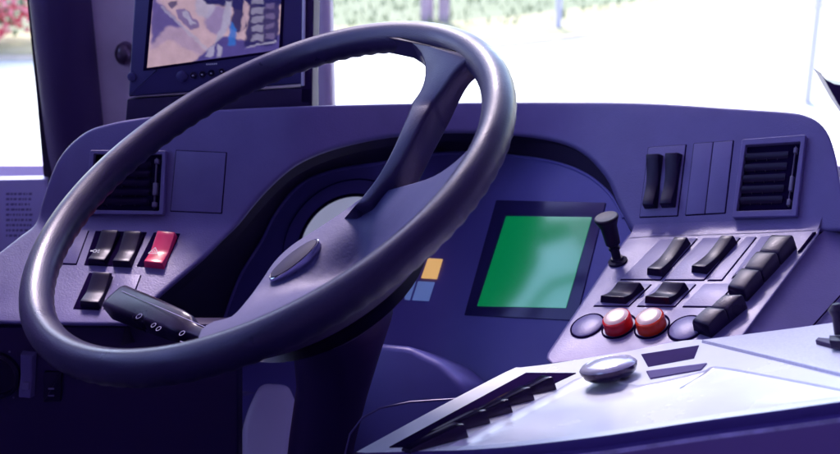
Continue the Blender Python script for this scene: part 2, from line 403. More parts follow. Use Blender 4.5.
# curved dark fin at the right edge
mb = MB(); pts = [at(821, 73, 1.45), at(826, 80, 1.45), at(834, 84, 1.45), at(850, 87, 1.45)]; low = [at(822, 75, 1.45), at(829, 88, 1.45), at(838, 104, 1.45), at(852, 124, 1.45)]
mb.loops([pts, low, [q+Vector((0, .03, 0)) for q in low], [q+Vector((0, .03, 0)) for q in pts], pts], closed=False)
mb.face([mb.vert(q) for q in (pts[-1], low[-1], low[-1]+Vector((0, .03, 0)), pts[-1]+Vector((0, .03, 0)))]); mb.build('wiper_arm', mat('violet black paint', (.03, .012, .08), .35), bus, bevel=.002)

# ------------------------------------------------------------------ dashboard
dash = thing('dashboard', 'indigo wraparound bus dashboard with green display, vents and rows of switches', 'dashboard', at(420, 330, 1.3)-Vector((0, 0, .3)))
topL = [(-12, 265), (20, 240), (38, 225), (46, 200), (55, 173), (64, 156), (77, 142), (92, 132), (112, 126), (140, 121), (200, 114), (300, 109), (420, 106), (520, 105), (600, 105), (660, 106.5), (730, 111), (788, 115), (806, 118.5), (818, 125), (827, 137), (834, 160), (839, 190), (848, 226)]
HOOD0 = [(636, 230), (628, 215), (620, 198), (611, 181), (601, 167), (589, 155), (575, 146), (558, 140), (535, 135.5), (510, 133), (475, 131), (440, 131), (400, 134), (372, 138), (345, 144), (319, 152), (296, 163), (278, 177), (262, 193), (249, 208), (238, 222), (222, 238), (200, 257), (180, 274), (159, 292), (140, 309), (124, 322)]
hood = []
for i, p in enumerate(HOOD0):
    a, b = Vector(HOOD0[max(0, i-1)]), Vector(HOOD0[min(len(HOOD0)-1, i+1)]); d = (b-a).normalized(); k_ = 3.0 if 2 < i < 22 else 1.0
    hood.append((p[0]-d.y*k_, p[1]+d.x*k_))
face_out = [Vector(p) for p in resample(topL, 5)] + [Vector((817, 226.5)), Vector((770, 227.5)), Vector((700, 229.5))] + [Vector(p) for p in resample(hood, 8)] + [Vector((80, 321)), Vector((30, 320)), Vector((-12, 319))]
mb = MB(); sheet(mb, face_out, face_surf, 10, 3.6, (.0, .030, -.020), mi_back=1); mb.build('fascia', [M['dash'], M['hood']], dash, smooth=60)
# rounded shoulder between fascia and console
# hood lining between the fascia edge and the instrument panel
inner = [(633, 236), (627, 224), (620, 208), (611, 194), (601, 184), (589, 175), (573, 167), (554, 161), (532, 157), (510, 154.5), (476, 152), (444, 152), (410, 156), (379, 162), (345, 167), (313, 176), (294, 189), (280, 206), (270, 222), (262, 239), (250, 258), (240, 275), (230, 300), (222, 325), (216, 350)]
ho = count(resample([(640, 236)]+hood+[(118, 345)], 6), 90); hi = count(resample([(640, 244)]+inner, 6), 90)
mb = MB(); rings = []
for k in range(7):
    s = k/6; ring = []
    for a, b in zip(ho, hi):
        A = face_surf(a.x, a.y)+Vector((0, .012, -.006)); B = clus_surf(b.x, b.y); q = A.lerp(B, s); ring.append(q+Vector((0, 0, .012))*math.sin(s*math.pi))
    rings.append(ring)
mb.loops(rings, closed=False); mb.build('hood_lining', M['hood'], dash, smooth=80)
# instrument panel
out = [Vector(p) for p in resample(inner, 10)] + [Vector(p) for p in [(205, 400), (225, 420), (330, 420), (450, 420), (570, 420), (622, 320), (642, 250)]]
mb = MB(); sheet(mb, out, clus_surf, 12, 0, (0, .02, -.02)); ip = mb.build('instrument_panel', M['cluster'], dash, smooth=60)
# raised lip along its top
mb = MB(); lp = count(resample(inner, 6), 80)[3:]; tube(mb, [clus_surf(p.x, p.y+1.5) for p in lp], .0022, 8); mb.build('rim_bead', M['cluster'], ip)
# gauge: bezel rings and dial
gc = PG.uv(352, 262); R0 = (PG.uv(352, 262)-PG.uv(290, 205)).length
gu = [PG.uv(*p) for p in ((268, 262), (297, 213), (330, 190), (368, 183))]
def arc_ring(mb, c, r0, r1, h0, h1, sx=1, sy=1, mi=0, pl=None, seg=64):
    f_ = lambda r, k: (c[0]+math.cos(2*math.pi*k/seg)*r*sx, c[1]+math.sin(2*math.pi*k/seg)*r*sy)
    mb.loops([[pl.P(f_(r, k), h) for k in range(seg)] for r, h in ((r1, h0), (r1, h1), (r0, h1), (r0, h0))], mi)
gc = PG.uv(350, 247)
r_out = (PG.uv(297, 213)-gc).length
gau = thing_parent = None
mb = MB(); arc_ring(mb, gc, r_out*.985, r_out, 0, .0015, pl=PG, mi=0); gz = mb.build('gauge', M['seam'], ip)
mb = MB(); arc_ring(mb, gc, r_out*.77, r_out*.975, 0, .003, pl=PG, mi=0); mb.build('bezel', M['cluster'], gz)
mb = MB(); arc_ring(mb, gc, r_out*.735, r_out*.77, 0, .004, pl=PG, mi=0); mb.build('bezel_shadow_gap', M['seam'], gz)
mb = MB(); lathe(mb, PG.P(gc, .0005), PG.n, [(r_out*.73, 0), (r_out*.73, .001)], 64, u=PG.u); mb.build('dial', M['dial'], gz)
A_, B_, C_ = clus_surf(412, 275), clus_surf(445, 275), clus_surf(428, 300); n_t = (B_-A_).cross(C_-A_).normalized(); n_t = n_t if n_t.y < 0 else -n_t
PT_ = Plane(clus_surf(428, 278)+n_t*.0035, n_t)
mb = MB()
for cells, mi in ((((428, 258), (443, 259), (437, 279), (421, 278)), 0), (((418, 281), (435, 282), (429, 301), (412, 300)), 1)):
    plate(mb, PT_, cells, 0, .0008, .0003, .001, mi)
plate(mb, PT_, [(404, 281), (416, 281), (410, 300), (396, 299)], 0, .0008, .0003, .001, 1)
tl_ = mb.build('telltale', [M['lamp'], M['lamp_blue']], ip, weld=False)
# green display
mb = MB(); plate(mb, PD, [(496, 200), (606, 202.5), (576, 320.5), (464, 315)], 0, .0012, .0006, .0015); bez = mb.build('display', M['screen_glass'], ip)
gm = bpy.data.materials.new('green lit display'); gm.use_nodes = True; t = gm.node_tree; b = t.nodes['Principled BSDF']
b.inputs['Base Color'].default_value = (.0, .13, .045, 1); b.inputs['Roughness'].default_value = .2
b.inputs['Emission Color'].default_value = (.0, .30, .09, 1); b.inputs['Emission Strength'].default_value = .11; b.inputs['Specular IOR Level'].default_value = 1; b.inputs['Coat Weight'].default_value = 1; b.inputs['Coat Roughness'].default_value = .17; b.inputs['Coat IOR'].default_value = 1.95
mb = MB(); plate(mb, PD, [(506, 216), (592, 217), (566, 308), (477, 306)], .001, .0018, .0003, .001); mb.build('screen', gm, bez)

# air vents
def vent(pl, outer, inn, slats_l, slats_r, name='air_vent'):
    mb = MB(); ringframe(mb, pl, outer, inn, .007, .0065, 0, 1); v = mb.build(name, [M['dash'], M['seam']], dash)
    otl, otr, obr, obl = [Vector(p) for p in inn]
    def q(s, t): return otl.lerp(otr, s).lerp(obl.lerp(obr, s), t)
    mb = MB(); n = 5
    for k in range(n):
        t0 = .13+k*.165
        a, b_, c, d = q(slats_l, t0), q(slats_r, t0), q(slats_r, t0+.045), q(slats_l, t0+.045)
        A, B, Cc, D = [pl.hit(*p, .005) for p in (a, b_, c, d)]
        dn = pl.v*-.004-pl.n*.003
        mb.loops([[A, B, Cc, D], [A+dn, B+dn, Cc+dn, D+dn]], cap0=True, cap1=True)
        for s_ in (.25, .5, .75):
            s = slats_l+(slats_r-slats_l)*s_; x0, x1 = q(s-.008, t0+.045), q(s+.008, t0+.12)
            P4 = [pl.hit(x0.x, x0.y, .003), pl.hit(x1.x, x0.y, .003), pl.hit(x1.x, x1.y, .003), pl.hit(x0.x, x1.y, .003)]
            mb.loops([P4, [p-pl.n*.002 for p in P4]], cap0=True, cap1=True)
    mb.build('louvre', M['black'], v, weld=False)
    mb = MB()
    for t0, t1 in ((.08, .16), (.5, .72), (.84, .93)): plate(mb, pl, [q(.89, t0), q(.955, t0), q(.955, t1), q(.89, t1)], .0005, .006, .001, .001)
    plate(mb, pl, [q(.915, .06), q(.93, .06), q(.93, .95), q(.915, .95)], .0005, .004, .0004, 0)
    mb.build('slider', mat('vent slider grey', (.16, .13, .24), .3), v, weld=False)
vent(PR, [(741.8, 139.3), (805.7, 134.4), (796.3, 216), (731.8, 217.5)], [(745.5, 145), (800.5, 141.5), (791.5, 209.5), (736.5, 211)], .03, .80)
vent(PL, [(90, 150), (166, 150.5), (163, 215), (84, 214)], [(94, 154), (162, 154.5), (159, 211), (89, 210)], .04, .84)
# slots, blanks and rockers
def slot(pl, q, panel=None, gap=.0009, name='blank_plate', m='dash', seam=0, mh=.0010):
    mb = MB(); plate(mb, pl, q, 0, .0006, .0002, .001); s = mb.build('switch_slot', M['seam'], dash)
    if panel:
        mb = MB(); uv_ = [pl.uv(*p) for p in q]; uv_ = inset(uv_, gap)
        if seam:
            tl, tr, br, bl = uv_
            for k in range(seam+1):
                a, b_ = k/(seam+1), (k+1)/(seam+1); e = .012
                plate(mb, pl, [tl.lerp(tr, a+e*(k > 0)), tl.lerp(tr, b_-e*(k < seam)), bl.lerp(br, b_-e*(k < seam)), bl.lerp(br, a+e*(k > 0))], .0003, mh, .0003, .0006, uv=True)
        else: plate(mb, pl, uv_, .0003, mh, .0003, .0006, uv=True)
        mb.build(name, M[m], s, weld=False)
    return s
slot(PL, [(175.8, 150), (227, 152.3), (222, 213.8), (170, 211.5)], True, seam=0)
slot(PR, [(693.7, 143.3), (734, 140.3), (725.5, 213.5), (685, 215.8)], True, seam=1)
rs = slot(PR, [(648, 147.3), (686.7, 144.3), (678, 216.3), (639.2, 217.8)], True)
def ring_mark(mb, pl, c, r0, r1, h, seg=14, a0=0, a1=360):
    for k in range(seg):
        a, b_ = rad(a0+(a1-a0)*k/seg), rad(a0+(a1-a0)*(k+1)/seg)
        mb.quad(*[pl.P((c[0]+math.cos(t_)*r, c[1]+math.sin(t_)*r), h) for t_, r in ((a, r0), (a, r1), (b_, r1), (b_, r0))])
def line_mark(mb, pl, a, b_, w_, h):
    a, b_ = Vector(a), Vector(b_); d = (b_-a).normalized(); e = Vector((-d.y, d.x))*w_/2; mb.quad(*[pl.P(p, h) for p in (a-e, b_-e, b_+e, a+e)])
def rocker_l(q, par, m, name, label=None):
    mb = MB(); cap(mb, PLL, q, 0, lambda t_: .0035+.0065*abs(t_-.42)**1.2*1.6+.0015*(1-t_), .0014, n=12, at_h=.007)
    o = mb.build(name, M[m], par)
    if label: o['label'] = label
    return o
s1 = slot(PLL, [(95.5, 230.7), (147, 232), (131.8, 266.5), (84, 264.8)])
ra = rocker_l([(102, 230.5), (118.5, 231), (104.5, 261), (88, 259.5)], s1, 'black', 'rocker_switch', 'black rocker printed with a small lamp symbol')
rocker_l([(124.5, 231.5), (141.5, 232.2), (129.5, 262.5), (112.5, 261.5)], s1, 'black', 'rocker_switch')
s2 = slot(PLL, [(153.8, 232.2), (180.2, 233.4), (164.5, 268), (136.5, 266)])
rb = rocker_l([(157.5, 231.5), (175.5, 233), (162.5, 264), (144, 262)], s2, 'pink', 'hazard_switch', 'red hazard switch with a white warning triangle')
s3 = slot(PLL, [(89, 272.5), (112.2, 273), (98.8, 310), (73, 308.5)])
rocker_l([(93, 272.5), (110.8, 273.2), (98.5, 303.5), (80, 302)], s3, 'black', 'rocker_switch')
slot(PLL, [(116, 274), (141.5, 274.8), (130, 305), (103, 309)], True, gap=.0006)
slot(PLL, [(62, 229.5), (89, 230.5), (76.5, 264.5), (47, 263.5)], True, gap=.0006)
mb = MB(); c = PLL.uv(154, 252, .0075); r3 = [Vector((math.cos(rad(a_)), math.sin(rad(a_))))*.0062+c for a_ in (90, 210, 330)]
for k in range(3): line_mark(mb, PLL, r3[k], r3[(k+1) % 3], .0008, .0084)
r3 = [Vector((math.cos(rad(a_)), math.sin(rad(a_))))*.0024+c for a_ in (90, 210, 330)]
for k in range(3): line_mark(mb, PLL, r3[k], r3[(k+1) % 3], .0005, .0084)
mb.build('warning_triangle', M['mark'], rb, weld=False)
mb = MB(); c = PLL.uv(95, 251.5, .0075); ring_mark(mb, PLL, c, .0016, .0024, .0084); 
for k in (-1, 0, 1): line_mark(mb, PLL, c+Vector((.003, k*.0016)), c+Vector((.0055, k*.0022)), .0006, .0084)
line_mark(mb, PLL, c+Vector((-.005, 0)), c+Vector((-.0026, 0)), .0018, .0084); mb.build('lamp_symbol', M['mark'], ra, weld=False)
# the two tall rockers on the right fascia
for q in ([(646.5, 154.8), (660, 154.2), (654.5, 205.5), (643, 206)], [(665.5, 153.6), (679.2, 153), (672.5, 204.5), (660.3, 205)]):
    mb = MB(); cap(mb, PR, q, 0, lambda t_: .0085+.0035*math.cos((t_-.5)*5.2)*-1+.001*(1-t_), .002, n=14, at_h=.008, flare=.001); mb.build('rocker_switch', M['black'], rs)

# ------------------------------------------------------------------ right console, hinged to the fascia
con = [(636, 233), (700, 230.5), (770, 228), (812, 226.5), (818, 229), (817, 233), (738, 339), (700, 345), (553, 362), (549, 358), (550, 354), (616, 256), (630, 237)]
mb = MB(); sheet(mb, [Vector(p) for p in con], lambda x, y: PC.hit(x, y), 14, 2.5, (.026, .17, -.085)); console = mb.build('switch_console', M['panel'], dash, smooth=50)
# fillet strip easing fascia into console
mb = MB(); rings = []
for x, y in [(632, 232), (660, 230), (700, 229), (760, 227), (800, 225), (820, 224)]:
    a, b_ = face_surf(x+2, y-7), PC.hit(x-3, y+6); m_ = face_surf(x, y)
    rings.append([a.lerp(m_, k/4).lerp(m_.lerp(b_, k/4), k/4) + Vector((0, -.0006, .0004)) for k in range(5)])
mb.loops(rings, closed=False); mb.build('shoulder', M['dash'], dash, smooth=80)
# outer cheek of the console, falling away to the right
A, B = PC.hit(816, 232), PC.hit(736, 341)
PK = Plane(A, (B-A).cross((at(845, 300, 1.02)-A)).normalized() if (B-A).cross((at(845, 300, 1.02)-A)).dot(ray(800, 280)) < 0 else -(B-A).cross((at(845, 300, 1.02)-A)).normalized(), B-A)
mb = MB(); sheet(mb, [Vector(p) for p in [(819, 233), (832, 222), (850, 214), (870, 210), (870, 360), (700, 372), (738, 341)]], lambda x, y: PK.hit(x, y)+Vector((0, .002, -.004)), 14); ck = mb.build('console_cheek', M['dash'], dash, smooth=50)
mb = MB(); a, b_ = PK.hit(842, 292, .0), PK.hit(812, 325, .0); tube(mb, [a+Vector((0, .001, -.003)), b_+Vector((0, .001, -.003))], .0008, 6); mb.build('panel_joint', M['seam'], ck)
mb = MB(); plate(mb, PC, [(812.5, 232), (816, 231.5), (801, 250), (797.5, 251.5)], 0, .002, .0005, .0005); mb.build('finger_slot', M['seam'], console)
def cell(q, blank=True):
    mb = MB(); plate(mb, PC, q, 0, .0004, .0001, .0008); s = mb.build('switch_slot', M['seam'], console)
    uv_ = inset([PC.uv(*p) for p in q], .0006); c_ = sum(uv_, Vector((0, 0)))/4
    # the plate sits against the far edge, leaving the dark gap on the near side
    uv_ = [p+Vector((0, .0005)) for p in uv_]
    mb = MB(); plate(mb, PC, uv_, .0002, .0009, .0003, .0006, uv=True); mb.build('blank_plate', M['panel'], s)
    return s
rowA = [cell([(660, 240), (698, 238.6), (660.5, 280.3), (620, 280)]), cell([(703, 238.5), (741, 237.6), (704, 280.6), (664, 280.5)]), cell([(746, 237.5), (757, 237.3), (722, 280.8), (707, 280.8)]), cell([(761, 237), (775, 236.5), (745, 270), (731, 279)])]
rowB = [cell([(617, 284.5), (652, 284.3), (629, 306.6), (593, 306.4)]), cell([(659, 284.5), (696.5, 284.3), (675, 307), (636.5, 306.6)]), cell([(704, 284.3), (735, 284), (716, 307.5), (682, 307)])]
def rocker_c(q, par, h=.007, dip=.004):
    mb = MB(); cap(mb, PC, q, 0, lambda t_: h+dip*(abs(t_-.45)*2)**1.5-dip*.3, .0014, n=12, at_h=h, flare=.0012); mb.build('rocker_switch', M['black'], par)
rocker_c([(675, 239), (688, 239.3), (661, 271), (647, 269.5)], rowA[0]); rocker_c([(722, 237.3), (734.5, 237.8), (705, 268.5), (691.5, 267)], rowA[1])
rocker_c([(619, 283), (641.5, 284.5), (624, 298.5), (600.5, 297)], rowB[0]); rocker_c([(664, 283.2), (686, 284.6), (669, 299), (645, 297.5)], rowB[1])
for i, (x, y) in enumerate(((587.5, 326), (619, 326.5), (652, 326.5), (686, 328.5))):
    c = PC.uv(x, y); mb = MB(); arc_ring(mb, c, .0185, .0202, 0, .0012, pl=PC, sx=.86, mi=0); rg = mb.build('button_surround' if i in (1, 2) else 'blanking_plug', M['seam'], console)
    mb = MB()
    if i in (0, 3): lathe(mb, PC.P(c), PC.n, [(.0182, 0), (.0182, .0012), (.0172, .0018), (.002, .0019)], 36, u=PC.u, sx=.86); mb.build('plug_disc', M['panel'], rg)
    else:
        lathe(mb, PC.P(c), PC.n, [(.0165, 0), (.0162, .0104), (.0158, .0112), (.0142, .0124)], 36, u=PC.u, sx=.86); pb = mb.build('push_button', M['red' if i == 1 else 'orange'], rg)
        pb['label'] = 'crimson sided push button' if i == 1 else 'orange red sided push button'
        mb = MB(); lathe(mb, PC.P(c, .0124), PC.n, [(.0140, 0), (.0128, .0010), (.009, .0018), (.004, .0021)], 36, u=PC.u, sx=.86); mb.build('button_glare', M['lens'], pb)  # pale cap in place of sky glare on the glossy button
# black key columns along the console's right border
def split(q, k, n, gap=.03):
    tl, tr, br, bl = [Vector(p) for p in q]; a, b_ = k/n+gap*(k > 0), (k+1)/n
    return [tuple(bl.lerp(tl, b_)), tuple(br.lerp(tr, b_)), tuple(br.lerp(tr, a)), tuple(bl.lerp(tl, a))]
for q, n in (([(771.5, 234.5), (793, 235), (743.5, 287.5), (726.5, 284)], 3), ([(724.5, 294), (743, 294.5), (707.5, 323.5), (691, 318)], 2)):
    for k in range(n):
        mb = MB(); cap(mb, PC, split(q, k, n), 0, lambda t_: .0165-.003*(1-t_)**2, .0018, n=8, at_h=.016, flare=.0005); mb.build('selector_key', M['black'], console)
# toggle lever with a flared head
base = PC.hit(618, 262); ax = (PC.n+Vector((.04, .05, 0))).normalized(); mb = MB()
lathe(mb, base, ax, [(.0105, -.002), (.0105, .002), (.0075, .0035), (.0065, .006)], 28); tg = mb.build('toggle_lever', M['matte'], console)
mb = MB(); lathe(mb, base+ax*.0055, ax, [(.0048, 0), (.0048, .010), (.0062, .0105), (.0062, .013), (.0048, .0135), (.0055, .016), (.0078, .0175), (.0082, .022), (.0090, .038), (.0120, .0455), (.0132, .048), (.0130, .0498), (.0118, .0505), (.006, .0495)], 28); mb.build('lever_head', M['matte'], tg)

# lower left panel with vent and knobs
mb = MB(); plate(mb, PLOW, [(-30, 324), (238, 324), (238, 470), (-30, 470)], -.02, 0, .002, .003); lowp = mb.build('lower_panel', M['dark'], dash)  # shade under the dash is put into the panel's dark colour
mb = MB(); vq = Plane(PLL.hit(60, 321), (0, 0, 1)); 
a = [PLL.hit(x, 321.5)+Vector((0, .004, -.003)) for x in (-12, 60, 124)]; b_ = [PLOW.hit(x, 326)+Vector((0, .0, -.002)) for x in (-12, 60, 124)]
mb.loops([a, b_], closed=False); mb.build('under_lip', M['dark'], dash)
for x, y, rr in ((-2, 374, .026),):
    mb = MB(); lathe(mb, PLOW.hit(x, y), PLOW.n, [(rr, 0), (rr, .006), (rr*.9, .009), (rr*.82, .006), (rr*.8, .002)], 36); dv = mb.build('rotary_knob', M['black'], dash)
    mb = MB(); 
    for a_ in (-60, -20, 20, 60, 110, 250):
        d = PLOW.u*math.cos(rad(a_))+PLOW.v*math.sin(rad(a_)); lathe(mb, PLOW.hit(x, y)+d*(rr*1.16), PLOW.n, [(.0012, 0), (.0012, .0006)], 10); mb.build('index_dot', M['mark_dim'], dv); mb = MB()
PLOW2 = PLOW
mb = MB(); cap(mb, PLOW, [(20.5, 354), (33, 355), (31, 398), (18.5, 397)], 0, lambda t_: .007+.006*abs(t_-.5), .002, at_h=.008); rk = mb.build('rocker_switch', M['dash'], dash)
mb = MB(); plate(mb, PLOW, [(22, 382), (29, 382.5), (28.5, 390), (21.5, 389.5)], .010, .0118, .0003, .0004); mb.build('switch_mark', M['mark_dim'], rk)
mb = MB(); plate(mb, PLOW, [(44, 372), (62, 372), (60, 402), (43, 402)], 0, .004, .001, .001); sq = mb.build('socket_cover', M['black'], dash)
mb = MB()
for y in (388, 395): plate(mb, PLOW, [(48, y), (54, y), (54, y+1.6), (48, y+1.6)], .004, .0048, .0002, 0)
mb.build('cover_mark', M['mark_dim'], sq, weld=False)

# ------------------------------------------------------------------ steering wheel
c0 = EYE+Vector((-.141, .989, -.316)); n0 = Vector((-.382, -.252, .889)).normalized()
wa = n0.cross(Vector((0, 0, 1))).normalized(); wb = n0.cross(wa)
def WP(phi, r, z=0): return c0+(wa*math.cos(phi)+wb*math.sin(phi))*r+n0*z
wheel = thing('steering_wheel', 'large indigo bus steering wheel with grained rim and dished hub', 'steering wheel', c0-n0*.1)
mb = MB(); RW = .2245; NS, NC = 420, 28; rings = []
for i in range(NS):
    ph = 2*math.pi*i/NS; ring = []
    for j in range(NC):
        t_ = 2*math.pi*j/NC; cx_, cz = math.cos(t_), math.sin(t_)
        rx, rz = .0148, .0152
        if cz < 0: rz = .0168
        # finger grips on the underside and a slight ridge on the inner top
        g_ = .0013*(.5+.5*math.cos(ph*84))*max(0, -cz+.15)**.6 if cz < .15 else 0
        rx2 = rx*(1+.05*(1-abs(cx_))); k_ = 1
        if cx_ < 0 and cz > 0: k_ = 1-.06*math.sin(2*t_)**2
        ring.append(WP(ph, RW+cx_*(rx2-g_*.5)*k_, cz*(rz-g_)*k_))
    rings.append(ring)
rings.append(rings[0]); mb.loops(rings); mb.build('rim', M['rim'], wheel, smooth=80)
# hub plate: dished plate rising to the rim
def disht(r, phi):
    if r < .062: z = -.078
    else:
        s = min(1, (r-.062)/(.212-.062)); z = -.078+.076*(s**1.08)
    return z
def dish_hit(x, y, dz=0):
    r0 = ray(x, y); s = None; z = -.05
    for _ in range(40):
        o = c0+n0*z; p = EYE+r0*((o-EYE).dot(n0)/r0.dot(n0)); d = p-c0; rr = (d-n0*d.dot(n0)).length
        phi = math.atan2(d.dot(wb), d.dot(wa)); z = z*.6+(disht(rr, phi)+dz)*.4
    return p
def hub_surf(x, y):
    p = dish_hit(x, y)
    # hollow between the plate and the near part of the rim
    ux, uy = (x-352)/58, (y-252)/58; a_ = .84*ux-.55*uy; b2 = .55*ux+.84*uy
    return p-n0*(.022*math.exp(-(a_*a_*1.3+b2*b2*16)))
hubp = [(214, 322), (232, 317), (248, 300), (262, 281), (275, 262), (292, 246), (318, 229), (345, 211), (362, 199), (384, 192), (410, 185), (434, 177), (455, 163), (474, 146), (481, 150), (470, 168), (446, 196), (414, 228), (370, 266), (318, 298), (262, 325), (214, 344), (200, 342), (202, 330)]
mb = MB(); sheet(mb, resample(hubp, 8, True), hub_surf, 7, 1.6, tuple(-n0*.022)); hb = mb.build('hub', M['hub'], wheel, smooth=60)
# hub body below, tapering to the column
mb = MB(); rings = []
for z, r, o_ in ((-.045, .135, .035), (-.075, .128, .030), (-.11, .105, .02), (-.14, .075, .008), (-.16, .058, 0)):
    rings.append([WP(0, 0, z)+(wa*math.cos(p_)+wb*math.sin(p_))*r*(1 if math.cos(p_-rad(172)) > -.2 else .55)+(wa*math.cos(rad(172))+wb*math.sin(rad(172)))*o_ for p_ in [2*math.pi*k/48 for k in range(48)]])
mb.loops(rings[2:], cap0=True, cap1=True); mb.build('hub_boss', M['dark'], wheel, smooth=60)
# underside skirt of the wide spoke
mb = MB(); rings = []
for k in range(25):
    p_ = rad(134+k*(203-134)/24); top = [WP(p_, .205, -.012), WP(p_, .206, -.020), WP(p_, .185, -.045), WP(p_, .14, -.085), WP(p_, .08, -.115), WP(p_, .06, -.10)]
    rings.append(top)
mb.loops(rings, closed=False); mb.build('spoke_underside', M['dark'], wheel, smooth=60)
# badge: oval lens in a chrome bezel standing on the hub
HB = Plane(c0-n0*.076, n0, wb)
bc = HB.uv(293, 257, .004); ang = HB.uv(315, 239, .004)-HB.uv(271, 275, .004); bu = (HB.u*ang.x+HB.v*ang.y).normalized(); hl = ang.length/2*1.12
mb = MB(); lathe(mb, HB.P(bc, -.006), n0, [(hl, 0), (hl, .006), (hl*.985, .0078), (hl*.95, .0084), (hl*.93, .0078)], 48, u=bu, sy=.36); bd = mb.build('badge', M['chrome'], wheel)
mb = MB(); lathe(mb, HB.P(bc, .0016), n0, [(hl*.935, 0), (hl*.90, .0012), (hl*.6, .0022), (hl*.2, .0026)], 48, u=bu, sy=.36); mb.build('badge_face', mat('badge violet enamel', (.012, .008, .045), .6, spec=.2), bd)
# upper spoke
mb = MB(); rings = []
def wl(x, y, z):
    r0 = ray(x, y); o = c0+n0*z; return EYE+r0*((o-EYE).dot(n0)/r0.dot(n0))
L_ = resample([(334, 228), (352, 207), (374, 180), (390, 152), (404, 120), (411, 102)], 4)
R_ = resample([(356, 226), (372, 200), (393, 175), (409, 148), (423, 120), (433, 102)], 4)
n_ = 30; L_ = count(L_, n_); R_ = count(R_, n_)
def spoke_ring(a, b_, th):
    e = (b_-a).normalized()*.003
    return [a-n0*.004, a+e*.4-n0*.001, a+e*1.3, b_-e*1.3, b_-e*.4-n0*.001, b_-n0*.004, b_-n0*th*.9-e*.6, b_-n0*th-e*1.6, a-n0*th+e*1.6, a-n0*th*.9+e*.6]
for k in range(n_):
    s = k/(n_-1); z = -.084+.018*sm(0, .22, s)+.050*sm(.05, 1.05, s)
    a, b_ = wl(L_[k].x, L_[k].y, z), wl(R_[k].x, R_[k].y, z); rings.append(spoke_ring(a, b_, .036))
def polar(p):
    d = p-c0; return math.atan2(d.dot(wb), d.dot(wa)), math.hypot(d.dot(wa), d.dot(wb)), d.dot(n0)
(fa, ra_, za), (fb, rb_, zb) = polar(a), polar(b_)
for k in range(1, 17):
    t_ = k/16; q_ = t_**2.6; z = za+(.0075-za)*sm(-.1, .85, t_)
    A_ = WP(fa+(rad(-62)-fa)*q_, ra_+(RW-ra_)*t_, z); B_ = WP(fb+(rad(-109)-fb)*q_, rb_+(RW-rb_)*t_, z)
    rings.append(spoke_ring(A_, B_, .036-.016*t_))
mb.loops(rings, cap0=True, cap1=True); mb.build('spoke', M['rim'], wheel, smooth=75)

# ------------------------------------------------------------------ steering column and stalk
col = thing('steering_column', 'dark steering column under the wheel with a black control stalk', 'steering column', c0-n0*.55)
mb = MB(); cc = [c0-n0*.145, c0-n0*.165, at(337, 345, 1.05), at(332, 390, 1.05), at(322, 440, 1.06), at(312, 520, 1.08)]; tube(mb, cc, [.050, .052, .044, .036, .034, .034], 40); mb.build('column_shroud', M['dark'], col, smooth=70)
SP = Plane(c0-n0*.105, n0, wb)
# stalk: a black box lying to the left, thin towards the column
mb = MB(); q = [(122, 288), (203, 323), (190, 343), (109, 314)]
Q = [SP.hit(*p) for p in q]
ax_ = ((Q[1]+Q[2])/2-(Q[0]+Q[3])/2); L = ax_.length; ax_n = ax_.normalized(); wd = (Q[0]-Q[3]); wd = (wd-ax_n*wd.dot(ax_n)); nn2 = ax_n.cross(wd).normalized()
if nn2.z < 0: nn2 = -nn2
wd = wd*.5; ce = (Q[0]+Q[3])/2; rings = []
toward = (EYE-ce).normalized()
for s, kw, kh in ((0, .72, .55), (.02, .92, .85), (.06, 1, 1), (.5, .93, .95), (.80, .84, .85), (.90, .74, .7), (.93, .45, .42), (1.0, .38, .38), (1.5, .36, .36)):
    ring = []
    for k in range(20):
        t_ = 2*math.pi*k/20; e_ = 2/5.5; cx_ = math.copysign(abs(math.cos(t_))**e_, math.cos(t_)); cz = math.copysign(abs(math.sin(t_))**e_, math.sin(t_))
        ring.append(ce+ax_*s+wd*(cx_*kw)+nn2*(cz*.0125*kh))
    rings.append(ring)
mb.loops(rings, cap0=True, cap1=True); st = mb.build('control_stalk', M['black'], col, smooth=50)
SF = Plane(ce+nn2*.0128, nn2, ax_n); mb = MB()
def stp(x, y): return SF.uv(x, y)
for x, y, r in ((139, 316, .0036), (153.5, 325, .0030), (158.5, 328.5, .0030), (182, 333, .0032)): ring_mark(mb, SF, stp(x, y), r*.75, r, 0)
line_mark(mb, SF, stp(180, 341), stp(186, 343), .0010, 0); mb.build('stalk_symbol', M['mark_dim'], st, weld=False)
mb = MB(); P0, P1 = SF.uv(122, 291), SF.uv(205, 327); line_mark(mb, SF, P0, P1, .0007, .0003); mb.build('edge_line', M['mark_dim'], st)
# lower cover of the column and the footwell moulding
mb = MB(); PLC = Plane(at(410, 390, 1.10), nrm(30, -25))
plate(mb, PLC, [(366, 350), (378, 343), (409, 346), (440, 361), (461, 380), (466, 397), (455, 412), (420, 470), (330, 470)], -.10, 0, .008, .006, seg=5)
mb.build('lower_cover', M['cluster'], col, smooth=60)
mb = MB(); tube(mb, [at(*p, 1.0) for p in ((342, 480), (345, 454), (350, 434), (362, 418), (380, 408), (410, 402), (470, 398))], .0011, 8); mb.build('curved_line', M['dash'], col)  # thin curved line below the cover, built as a slim tube
foot = thing('footwell_moulding', 'smooth blue footwell moulding coloured as if lit under the steering column', 'moulding', at(270, 460, 1.2))
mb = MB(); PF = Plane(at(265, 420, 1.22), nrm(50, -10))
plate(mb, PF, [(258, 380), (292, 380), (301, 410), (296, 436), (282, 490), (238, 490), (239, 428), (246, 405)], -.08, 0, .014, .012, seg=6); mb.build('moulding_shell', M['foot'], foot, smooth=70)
mb = MB(); plate(mb, Plane(at(243, 400, 1.26), nrm(10, -10)), [(236, 392), (262, 392), (246, 416), (237, 420)], -.03, 0, .002, .002); mb.build('bracket', M['panel'], foot)
